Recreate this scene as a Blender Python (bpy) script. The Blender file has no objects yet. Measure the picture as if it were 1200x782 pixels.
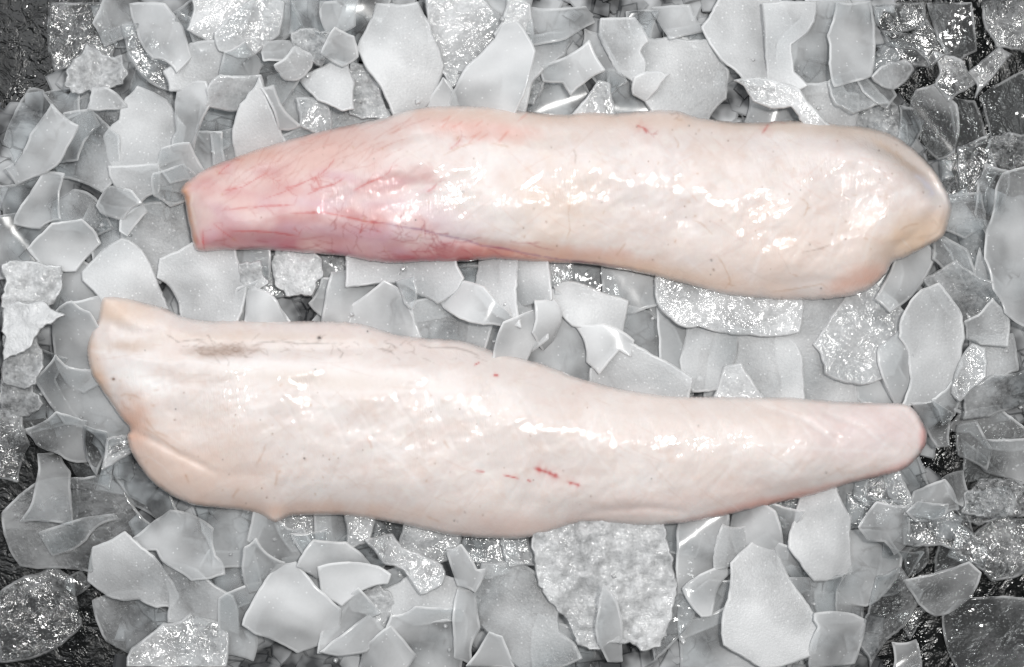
import bpy, math, random
import numpy as np
from mathutils import Vector
from mathutils.geometry import delaunay_2d_cdt

random.seed(7)
rng = np.random.default_rng(7)
scene = bpy.context.scene
col = scene.collection

# ---------------------------------------------------------------- camera
CAM_Z, ZREF = 1.02, 0.022          # the camera hangs straight above the ice, metres
MPP = 0.00045                      # metres per photograph pixel in the plane z = ZREF
CX, CY = 600.0, 391.0
cam_d = bpy.data.cameras.new('camera')
cam_d.sensor_width = 36.0
cam_d.lens = 36.0 * (CAM_Z - ZREF) / (1200 * MPP)
cam_d.clip_start, cam_d.clip_end = 0.05, 50
cam = bpy.data.objects.new('camera', cam_d)
cam.location = (0, 0, CAM_Z)
col.objects.link(cam)
scene.camera = cam

# ---------------------------------------------------------------- light
world = bpy.data.worlds.new('World')
scene.world = world
world.use_nodes = True
bg = world.node_tree.nodes['Background']
bg.inputs[0].default_value = (0.93, 0.96, 1.0, 1)
bg.inputs[1].default_value = 0.15

def area_lamp(name, loc, target, size, power, colour):
    d = bpy.data.lights.new(name, 'AREA')
    d.shape = 'DISK'; d.size = size; d.energy = power; d.color = colour
    o = bpy.data.objects.new(name, d)
    o.location = loc
    o.rotation_euler = (Vector(target) - Vector(loc)).to_track_quat('-Z', 'Y').to_euler()
    col.objects.link(o)
area_lamp('key_lamp', (0.20, 0.12, 1.35), (0.03, 0.0, 0), 0.14, 11.5, (1.0, 0.985, 0.96))
area_lamp('soft_lamp', (-0.50, 0.72, 1.35), (0.0, 0.0, 0), 1.9, 18.5, (0.97, 0.985, 1.0))

scene.view_settings.view_transform = 'Standard'
scene.view_settings.look = 'None'
scene.view_settings.gamma = 1
scene.view_settings.use_curve_mapping = False
scene.view_settings.exposure = 0.0
scene.render.engine = 'CYCLES'
cy = scene.cycles
cy.use_denoising = True
cy.max_bounces = 8; cy.diffuse_bounces = 3; cy.glossy_bounces = 3; cy.transmission_bounces = 4
cy.transparent_max_bounces = 14
cy.sample_clamp_indirect = 4.0
cy.caustics_reflective = False; cy.caustics_refractive = False

# ---------------------------------------------------------------- helpers
def P(px, py, z):
    """point of the place that stands at height z under photograph position px, py"""
    k = MPP * (CAM_Z - z) / (CAM_Z - ZREF)
    return (px - CX) * k, (CY - py) * k

def lin(r, g, b):
    f = lambda c: (c / 255 / 12.92) if c <= 10 else ((c / 255 + 0.055) / 1.055) ** 2.4
    return np.array([f(r), f(g), f(b)])

_tab = rng.random((256, 256))
def vnoise(x, y):
    xi = np.floor(x).astype(int); yi = np.floor(y).astype(int)
    fx = x - xi; fy = y - yi
    fx = fx * fx * (3 - 2 * fx); fy = fy * fy * (3 - 2 * fy)
    g = lambda i, j: _tab[i & 255, j & 255]
    return ((g(xi, yi) * (1 - fx) + g(xi + 1, yi) * fx) * (1 - fy)
            + (g(xi, yi + 1) * (1 - fx) + g(xi + 1, yi + 1) * fx) * fy) * 2 - 1
def fbm(x, y, o=4):
    s = 0; a = 1.0; n = 0
    for i in range(o):
        s = s + a * vnoise(x * 2 ** i + 17.3 * i, y * 2 ** i + 5.1 * i); n += a; a *= 0.5
    return s / n

def seg_dist(X, Y, line):
    """distance to a polyline, and the fraction along it"""
    best = np.full(X.shape, 1e9); frac = np.zeros(X.shape)
    pts = np.asarray(line, float); n = len(pts) - 1
    for i in range(n):
        a, b = pts[i], pts[i + 1]
        d = b - a; L2 = max(float(d @ d), 1e-9)
        t = np.clip(((X - a[0]) * d[0] + (Y - a[1]) * d[1]) / L2, 0, 1)
        r = np.hypot(X - a[0] - t * d[0], Y - a[1] - t * d[1])
        m = r < best
        best = np.where(m, r, best); frac = np.where(m, (i + t) / n, frac)
    return best, frac

def inside(X, Y, poly):
    c = np.zeros(X.shape, bool); n = len(poly); j = n - 1
    for i in range(n):
        xi, yi = poly[i]; xj, yj = poly[j]
        if yi != yj:
            c ^= ((yi > Y) != (yj > Y)) & (X < (xj - xi) * (Y - yi) / (yj - yi) + xi)
        j = i
    return c

def smooth_loop(pts, step):
    """closed Catmull-Rom curve through pts, sampled about every step pixels"""
    out = []; n = len(pts)
    for i in range(n):
        p0, p1, p2, p3 = [np.array(pts[(i + k) % n], float) for k in (-1, 0, 1, 2)]
        m = max(1, int(round(np.linalg.norm(p2 - p1) / step)))
        for k in range(m):
            t = k / m
            out.append(0.5 * (2 * p1 + (p2 - p0) * t + (2 * p0 - 5 * p1 + 4 * p2 - p3) * t * t
                              + (3 * p1 - p0 - 3 * p2 + p3) * t ** 3))
    return np.array(out)

def mesh_from(name, verts, faces, smooth=True):
    me = bpy.data.meshes.new(name)
    me.from_pydata(verts if isinstance(verts, list) else verts.tolist(), [], faces)
    me.update()
    if smooth:
        me.polygons.foreach_set('use_smooth', np.ones(len(me.polygons), bool))
    return me

def link(name, me, mat, loc=(0, 0, 0)):
    o = bpy.data.objects.new(name, me)
    o.location = loc
    me.materials.append(mat)
    col.objects.link(o)
    return o

# ---------------------------------------------------------------- materials
def new_mat(name):
    m = bpy.data.materials.new(name); m.use_nodes = True
    nt = m.node_tree; nt.nodes.clear()
    out = nt.nodes.new('ShaderNodeOutputMaterial')
    return m, nt, out

class NB:
    def __init__(s, nt): s.nt = nt
    def n(s, t, **kw):
        x = s.nt.nodes.new(t)
        for k, v in kw.items(): setattr(x, k, v)
        return x
    def l(s, a, b): s.nt.links.new(a, b)
    def math(s, op, a, b=None, c=None, clamp=False):
        x = s.n('ShaderNodeMath', operation=op, use_clamp=clamp)
        for i, v in enumerate((a, b, c)):
            if v is None: continue
            if isinstance(v, (int, float)): x.inputs[i].default_value = v
            else: s.l(v, x.inputs[i])
        return x.outputs[0]
    def noise(s, vec, scale, detail=3, rough=0.55, dist=0.0):
        x = s.n('ShaderNodeTexNoise')
        x.inputs['Scale'].default_value = scale; x.inputs['Detail'].default_value = detail
        x.inputs['Roughness'].default_value = rough; x.inputs['Distortion'].default_value = dist
        s.l(vec, x.inputs['Vector']); return x.outputs['Fac']
    def rng(s, v, a, b, c, d):
        x = s.n('ShaderNodeMapRange')
        s.l(v, x.inputs[0])
        for i, k in enumerate((a, b, c, d)): x.inputs[i + 1].default_value = k
        return x.outputs[0]

def ice_material(name, kind):
    """milky, partly clear ice: the object's colour gives milkiness (R) and a seed (G)"""
    m, nt, out = new_mat(name); b = NB(nt)
    tc = b.n('ShaderNodeTexCoord'); oi = b.n('ShaderNodeObjectInfo')
    sep = b.n('ShaderNodeSeparateColor'); b.l(oi.outputs['Color'], sep.inputs[0])
    milk, seed = sep.outputs[0], sep.outputs[1]
    off = b.n('ShaderNodeVectorMath', operation='ADD')
    comb = b.n('ShaderNodeCombineXYZ')
    b.l(b.math('MULTIPLY', seed, 37.0), comb.inputs[0]); b.l(b.math('MULTIPLY', seed, 91.0), comb.inputs[1])
    b.l(tc.outputs['Object'], off.inputs[0]); b.l(comb.outputs[0], off.inputs[1])
    v = off.outputs[0]
    rim = b.n('ShaderNodeAttribute', attribute_name='rim').outputs['Fac']
    cloud = b.noise(v, 26, 2, 0.45, 0.3)
    grain = b.noise(v, {'S': 500, 'F': 800, 'C': 400, 'X': 420, 'G': 330}[kind], 2, 0.7)
    vor = b.n('ShaderNodeTexVoronoi'); vor.inputs['Scale'].default_value = 460 if kind != 'G' else 300
    b.l(v, vor.inputs['Vector'])
    sc = b.n('ShaderNodeSeparateColor'); b.l(vor.outputs['Color'], sc.inputs[0])
    share = {'S': 0.90, 'F': 0.70, 'C': 0.92, 'X': 0.8, 'G': 0.55}[kind]
    speck = b.math('MULTIPLY', b.rng(vor.outputs['Distance'], 0.10, 0.30, 1.0, 0.0), b.math('GREATER_THAN', sc.outputs[0], share))
    a = b.math('MULTIPLY_ADD', b.math('SUBTRACT', cloud, 0.5), {'S': 1.7, 'F': 1.4, 'C': 0.9, 'X': 1.4, 'G': 0.9}[kind], milk)
    a = b.math('MULTIPLY_ADD', b.math('SUBTRACT', grain, 0.5), {'S': 0.08, 'F': 0.22, 'C': 0.2, 'X': 0.5, 'G': 0.9}[kind], a)
    a = b.math('MULTIPLY_ADD', speck, 0.30, a)
    a = b.math('MULTIPLY_ADD', rim, 0.8, a)
    a = b.math('MINIMUM', b.math('MAXIMUM', a, 0.06), 0.97)
    h = {'S': lambda: cloud, 'F': lambda: b.math('MULTIPLY_ADD', cloud, 1.0, b.math('MULTIPLY', grain, 0.5)), 'C': lambda: b.noise(v, 110, 2),
         'X': lambda: b.noise(v, 120, 3, 0.6, 1.8), 'G': lambda: grain}[kind]()
    bump = b.n('ShaderNodeBump'); bump.inputs['Strength'].default_value = 1.0
    bump.inputs['Distance'].default_value = {'S': 0.0009, 'F': 0.0008, 'C': 0.0012, 'X': 0.0010, 'G': 0.0012}[kind]
    b.l(h, bump.inputs['Height'])
    soft = b.n('ShaderNodeBump'); soft.inputs['Strength'].default_value = 1.0
    soft.inputs['Distance'].default_value = {'S': 0.0006, 'F': 0.0005, 'C': 0.0005, 'X': 0.0005, 'G': 0.0008}[kind]
    b.l(h, soft.inputs['Height'])
    dif = b.n('ShaderNodeBsdfDiffuse'); dif.inputs[0].default_value = (0.86, 0.875, 0.885, 1)
    rc = b.n('ShaderNodeMix', data_type='RGBA'); rc.inputs[6].default_value = (0.89, 0.90, 0.91, 1); rc.inputs[7].default_value = (0.97, 0.98, 0.985, 1)  # rim whitened: light glowing out of the edges, put into the colour
    b.l(rim, rc.inputs[0]); b.l(rc.outputs[2], dif.inputs[0])
    trl = b.n('ShaderNodeBsdfTranslucent'); trl.inputs[0].default_value = (0.86, 0.88, 0.895, 1)
    b.l(soft.outputs[0], dif.inputs['Normal'])
    body = b.n('ShaderNodeMixShader'); body.inputs[0].default_value = 0.25
    b.l(dif.outputs[0], body.inputs[1]); b.l(trl.outputs[0], body.inputs[2])
    tr = b.n('ShaderNodeBsdfTransparent'); tr.inputs[0].default_value = (0.95, 0.965, 0.97, 1)
    mix = b.n('ShaderNodeMixShader'); b.l(a, mix.inputs[0]); b.l(tr.outputs[0], mix.inputs[1]); b.l(body.outputs[0], mix.inputs[2])
    gl = b.n('ShaderNodeBsdfGlossy'); gl.inputs['Roughness'].default_value = {'S': 0.17, 'F': 0.24, 'C': 0.10, 'X': 0.10, 'G': 0.12}[kind]
    b.l(bump.outputs[0], gl.inputs['Normal'])
    fr = b.n('ShaderNodeFresnel'); fr.inputs[0].default_value = {'S': 1.33, 'F': 1.33, 'C': 1.40, 'X': 1.52, 'G': 1.48}[kind]; b.l(bump.outputs[0], fr.inputs['Normal'])
    top = b.n('ShaderNodeMixShader'); b.l(fr.outputs[0], top.inputs[0]); b.l(mix.outputs[0], top.inputs[1]); b.l(gl.outputs[0], top.inputs[2])
    b.l(top.outputs[0], out.inputs['Surface'])
    return m
ICE = {k: ice_material(n, k) for k, n in (('S', 'smooth_ice'), ('F', 'frosted_ice'), ('C', 'clear_ice'), ('X', 'wet_crinkled_ice'), ('G', 'granular_ice'))}

def underside_material():
    m, nt, out = new_mat('clear_ice_underside')
    tr = nt.nodes.new('ShaderNodeBsdfTransparent'); tr.inputs[0].default_value = (0.96, 0.97, 0.975, 1)
    nt.links.new(tr.outputs[0], out.inputs['Surface'])
    return m
UNDER = underside_material()

def bed_material():
    m, nt, out = new_mat('crushed_darkened_ice'); b = NB(nt)
    tc = b.n('ShaderNodeTexCoord')
    pr = b.n('ShaderNodeBsdfPrincipled'); pr.inputs['Roughness'].default_value = 0.6
    mix = b.n('ShaderNodeMix', data_type='RGBA'); mix.inputs[6].default_value = (0.03, 0.032, 0.035, 1); mix.inputs[7].default_value = (0.42, 0.43, 0.44, 1)  # ice darkened to deepen the gaps, their shade put into the colour
    b.l(b.rng(b.noise(tc.outputs['Object'], 60, 2, 0.5), 0.38, 0.66, 0, 1), mix.inputs[0])
    b.l(mix.outputs[2], pr.inputs['Base Color']); b.l(pr.outputs[0], out.inputs['Surface'])
    return m

def tray_material():
    m, nt, out = new_mat('black_wet_tray'); b = NB(nt)
    tc = b.n('ShaderNodeTexCoord'); v = tc.outputs['Object']
    pr = b.n('ShaderNodeBsdfPrincipled')
    pr.inputs['Base Color'].default_value = (0.004, 0.0045, 0.0045, 1)
    wet = b.noise(v, 30, 4, 0.6, 0.5)
    b.l(b.rng(wet, 0.42, 0.6, 0.08, 0.5), pr.inputs['Roughness'])
    bump = b.n('ShaderNodeBump'); bump.inputs['Strength'].default_value = 0.7; bump.inputs['Distance'].default_value = 0.003
    b.l(b.math('MULTIPLY_ADD', b.noise(v, 380, 2), 0.25, b.noise(v, 90, 3, 0.6, 1.5)), bump.inputs['Height'])
    b.l(bump.outputs[0], pr.inputs['Normal'])
    b.l(pr.outputs[0], out.inputs['Surface'])
    return m

def flesh_material():
    m, nt, out = new_mat('raw_fish_flesh'); b = NB(nt)
    tc = b.n('ShaderNodeTexCoord'); v = tc.outputs['Object']
    colr = b.n('ShaderNodeAttribute', attribute_name='flesh').outputs['Color']
    mot = b.noise(v, 60, 4, 0.6, 0.4); fin = b.noise(v, 420, 3, 0.6)
    hsv = b.n('ShaderNodeHueSaturation')
    b.l(b.math('MULTIPLY_ADD', b.math('SUBTRACT', fin, 0.5), 0.07, b.math('MULTIPLY_ADD', b.math('SUBTRACT', mot, 0.5), 0.10, 1.0)), hsv.inputs['Value'])
    b.l(b.math('MULTIPLY_ADD', b.math('SUBTRACT', mot, 0.5), -0.5, 1.0), hsv.inputs['Saturation'])
    b.l(colr, hsv.inputs['Color'])
    # fibre relief runs obliquely across the muscle
    mp = b.n('ShaderNodeMapping'); mp.inputs['Rotation'].default_value = (0, 0, math.radians(38)); mp.inputs['Scale'].default_value = (1.0, 0.26, 1.0)
    b.l(v, mp.inputs['Vector'])
    f1 = b.noise(mp.outputs[0], 620, 2, 0.5, 1.0); f2 = b.noise(mp.outputs[0], 1000, 2, 0.5, 0.3)
    low = b.noise(v, 60, 3, 0.5)
    damp = b.rng(b.noise(v, 22, 2, 0.5), 0.46, 0.60, 0.22, 1.0)
    h = b.math('MULTIPLY_ADD', low, 0.30, b.math('MULTIPLY', damp, b.math('MULTIPLY_ADD', f2, 0.03, b.math('MULTIPLY', f1, 0.34))))
    bump = b.n('ShaderNodeBump'); bump.inputs['Strength'].default_value = 1.0; bump.inputs['Distance'].default_value = 0.0016
    b.l(h, bump.inputs['Height'])
    soft = b.n('ShaderNodeBump'); soft.inputs['Strength'].default_value = 0.4; soft.inputs['Distance'].default_value = 0.0008
    b.l(h, soft.inputs['Height'])
    pr = b.n('ShaderNodeBsdfPrincipled')
    b.l(hsv.outputs[0], pr.inputs['Base Color'])
    pr.inputs['Subsurface Weight'].default_value = 0.3
    pr.inputs['Subsurface Radius'].default_value = (1.0, 0.7, 0.6)
    pr.inputs['Subsurface Scale'].default_value = 0.004
    pr.inputs['Roughness'].default_value = 0.45
    pr.inputs['Specular IOR Level'].default_value = 0.25
    pr.inputs['Coat Weight'].default_value = 1.0
    pr.inputs['Coat Roughness'].default_value = 0.025
    pr.inputs['Coat IOR'].default_value = 1.38
    b.l(soft.outputs[0], pr.inputs['Normal']); b.l(bump.outputs[0], pr.inputs['Coat Normal'])
    b.l(pr.outputs[0], out.inputs['Surface'])
    return m
FLESH = flesh_material()

# ---------------------------------------------------------------- the tray under the ice
def build_tray():
    n = 60; w, h = 0.62, 0.44
    xs = np.linspace(-w / 2 - .05, w / 2 + .05, n); ys = np.linspace(-h / 2 - .05, h / 2 + .05, n)
    X, Y = np.meshgrid(xs, ys)
    Z = fbm(X * 30, Y * 30, 3) * 0.0012 - 0.0015
    verts = np.stack([X, Y, Z], -1).reshape(-1, 3)
    faces = [(j * n + i, j * n + i + 1, (j + 1) * n + i + 1, (j + 1) * n + i) for j in range(n - 1) for i in range(n - 1)]
    o = link('tray', mesh_from('tray', verts, faces), tray_material())
    o['kind'] = 'structure'
    o['label'] = 'black wet tray surface showing dark between the ice flakes'
build_tray()

# ---------------------------------------------------------------- outlines of the two fillets
UPPER = [(211,224),(220,212),(245,196),(290,179),(340,163),(400,148),(450,138),(480,129),(520,124),(570,125),(620,131),(660,134),(690,131),(720,133),(750,130),(790,129),(815,137),(850,142),(890,143),(930,141),(975,145),(1020,150),(1050,160),(1075,178),(1095,200),(1109,222),(1115,240),(1112,260),(1104,278),(1085,290),(1062,302),(1047,307),(1036,324),(1015,341),(985,349),(940,352),(890,350),(850,345),(810,335),(760,322),(720,315),(680,309),(630,308),(580,304),(540,307),(500,307),(450,308),(400,300),(350,296),(300,293),(260,294),(233,295),(226,285),(222,265),(218,245),(216,232)]
LOWER = [(119,350),(133,347),(160,352),(195,362),(215,371),(245,376),(280,375),(320,376),(370,376),(415,378),(440,384),(465,392),(500,396),(540,399),(570,408),(600,416),(640,428),(680,443),(730,456),(780,463),(850,465),(930,466),(980,470),(1040,472),(1066,475),(1080,492),(1087,512),(1080,530),(1065,547),(1040,557),(1000,566),(960,578),(920,588),(880,597),(840,606),(800,613),(760,616),(720,614),(690,612),(670,615),(640,625),(610,631),(570,631),(530,628),(490,619),(450,611),(410,605),(380,604),(343,605),(322,613),(305,604),(282,598),(251,595),(224,591),(197,579),(174,560),(155,532),(149,512),(152,502),(140,487),(121,460),(107,437),(102,410),(106,391),(114,374)]

# ---------------------------------------------------------------- stacking: a height map of what already lies there
HS = 3.0; HX0, HY0 = -60.0, -60.0
HW, HH = int(1320 / HS), int(902 / HS)
gx = HX0 + (np.arange(HW) + 0.5) * HS; gy = HY0 + (np.arange(HH) + 0.5) * HS
GX, GY = np.meshgrid(gx, gy)
HM = np.zeros((HH, HW))
up_mask = inside(GX, GY, UPPER); lo_mask = inside(GX, GY, LOWER)
fish_mask = up_mask | lo_mask

def cover(x, y):
    """0..1 how much crushed ice lies at a place: full in the middle, thin towards the corners"""
    c = 1.0
    for (cx, cy_, rx, ry) in ((10, 20, 120, 120), (1190, 40, 190, 240), (10, 680, 190, 260), (1180, 730, 200, 160), (1150, 540, 90, 70)):
        d = np.hypot((x - cx) / rx, (y - cy_) / ry)
        c = c * np.clip((d - 0.55) / 0.6, 0, 1)
    return c

# crushed ice too small to count, filling the space under the flakes and the fish
def build_bed():
    verts = []; faces = []; rim = []
    pts = []
    for gx_ in np.arange(-40, 1245, 13.0):
        for gy_ in np.arange(-40, 825, 13.0):
            pts.append((gx_ + random.uniform(-9, 9), gy_ + random.uniform(-9, 9)))
    random.shuffle(pts)
    for (px, py) in pts:
        c = float(cover(np.array(px), np.array(py)))
        if c < .4 or random.random() > c: continue
        r = random.uniform(12, 27); k = random.randint(4, 6)
        a0 = random.uniform(0, 6.28)
        th = random.uniform(.0012, .0022)
        tx, ty = random.gauss(0, .07), random.gauss(0, .07)
        z0 = 0.002 + 0.010 * c * random.random() ** 0.45
        ring = []
        for i in range(k):
            a = a0 + 6.283 * i / k + random.uniform(-.3, .3); rr = r * random.uniform(.6, 1.1)
            ring.append((px + rr * math.cos(a), py + rr * math.sin(a)))
        base = len(verts)
        for s, lev in ((0.86, 1), (1.0, 0.5), (0.86, 0)):
            for (x, y) in ring:
                xx, yy = px + (x - px) * s, py + (y - py) * s
                z = z0 + th * lev + ((xx - px) * tx + (yy - py) * ty) * MPP
                X, Y = P(xx, yy, z); verts.append((X, Y, max(z, 0.0006 * lev))); rim.append(1.0 if lev == 0.5 else 0.0)
        faces.append([base + i for i in range(k)][::-1])
        faces.append([base + 2 * k + i for i in range(k)])
        for L in (0, 1):
            for i in range(k):
                j = (i + 1) % k
                faces.append((base + L * k + i, base + L * k + j, base + (L + 1) * k + j, base + (L + 1) * k + i))
        i0 = int((px - HX0) / HS); j0 = int((py - HY0) / HS); q = int(r * .6 / HS)
        sl = HM[max(0, j0 - q):j0 + q + 1, max(0, i0 - q):i0 + q + 1]
        np.maximum(sl, z0 + th, out=sl)
    me = mesh_from('crushed_ice', verts, faces, smooth=False)
    me.attributes.new('rim', 'FLOAT', 'POINT').data.foreach_set('value', np.array(rim, np.float32))
    o = link('crushed_ice', me, bed_material())
    o.color = (0.42, 0.3, 0, 1)
    o['kind'] = 'stuff'; o['category'] = 'ice'
    o['label'] = 'loose crushed ice bits filling the gaps under the larger flakes'
build_bed()
HM[:] = np.minimum(HM, 0.014) + 0.002
for _ in range(3):   # the flakes bridge the small pits
    HM[:] = (HM + np.roll(HM, 1, 0) + np.roll(HM, -1, 0) + np.roll(HM, 1, 1) + np.roll(HM, -1, 1)) / 5

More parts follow.
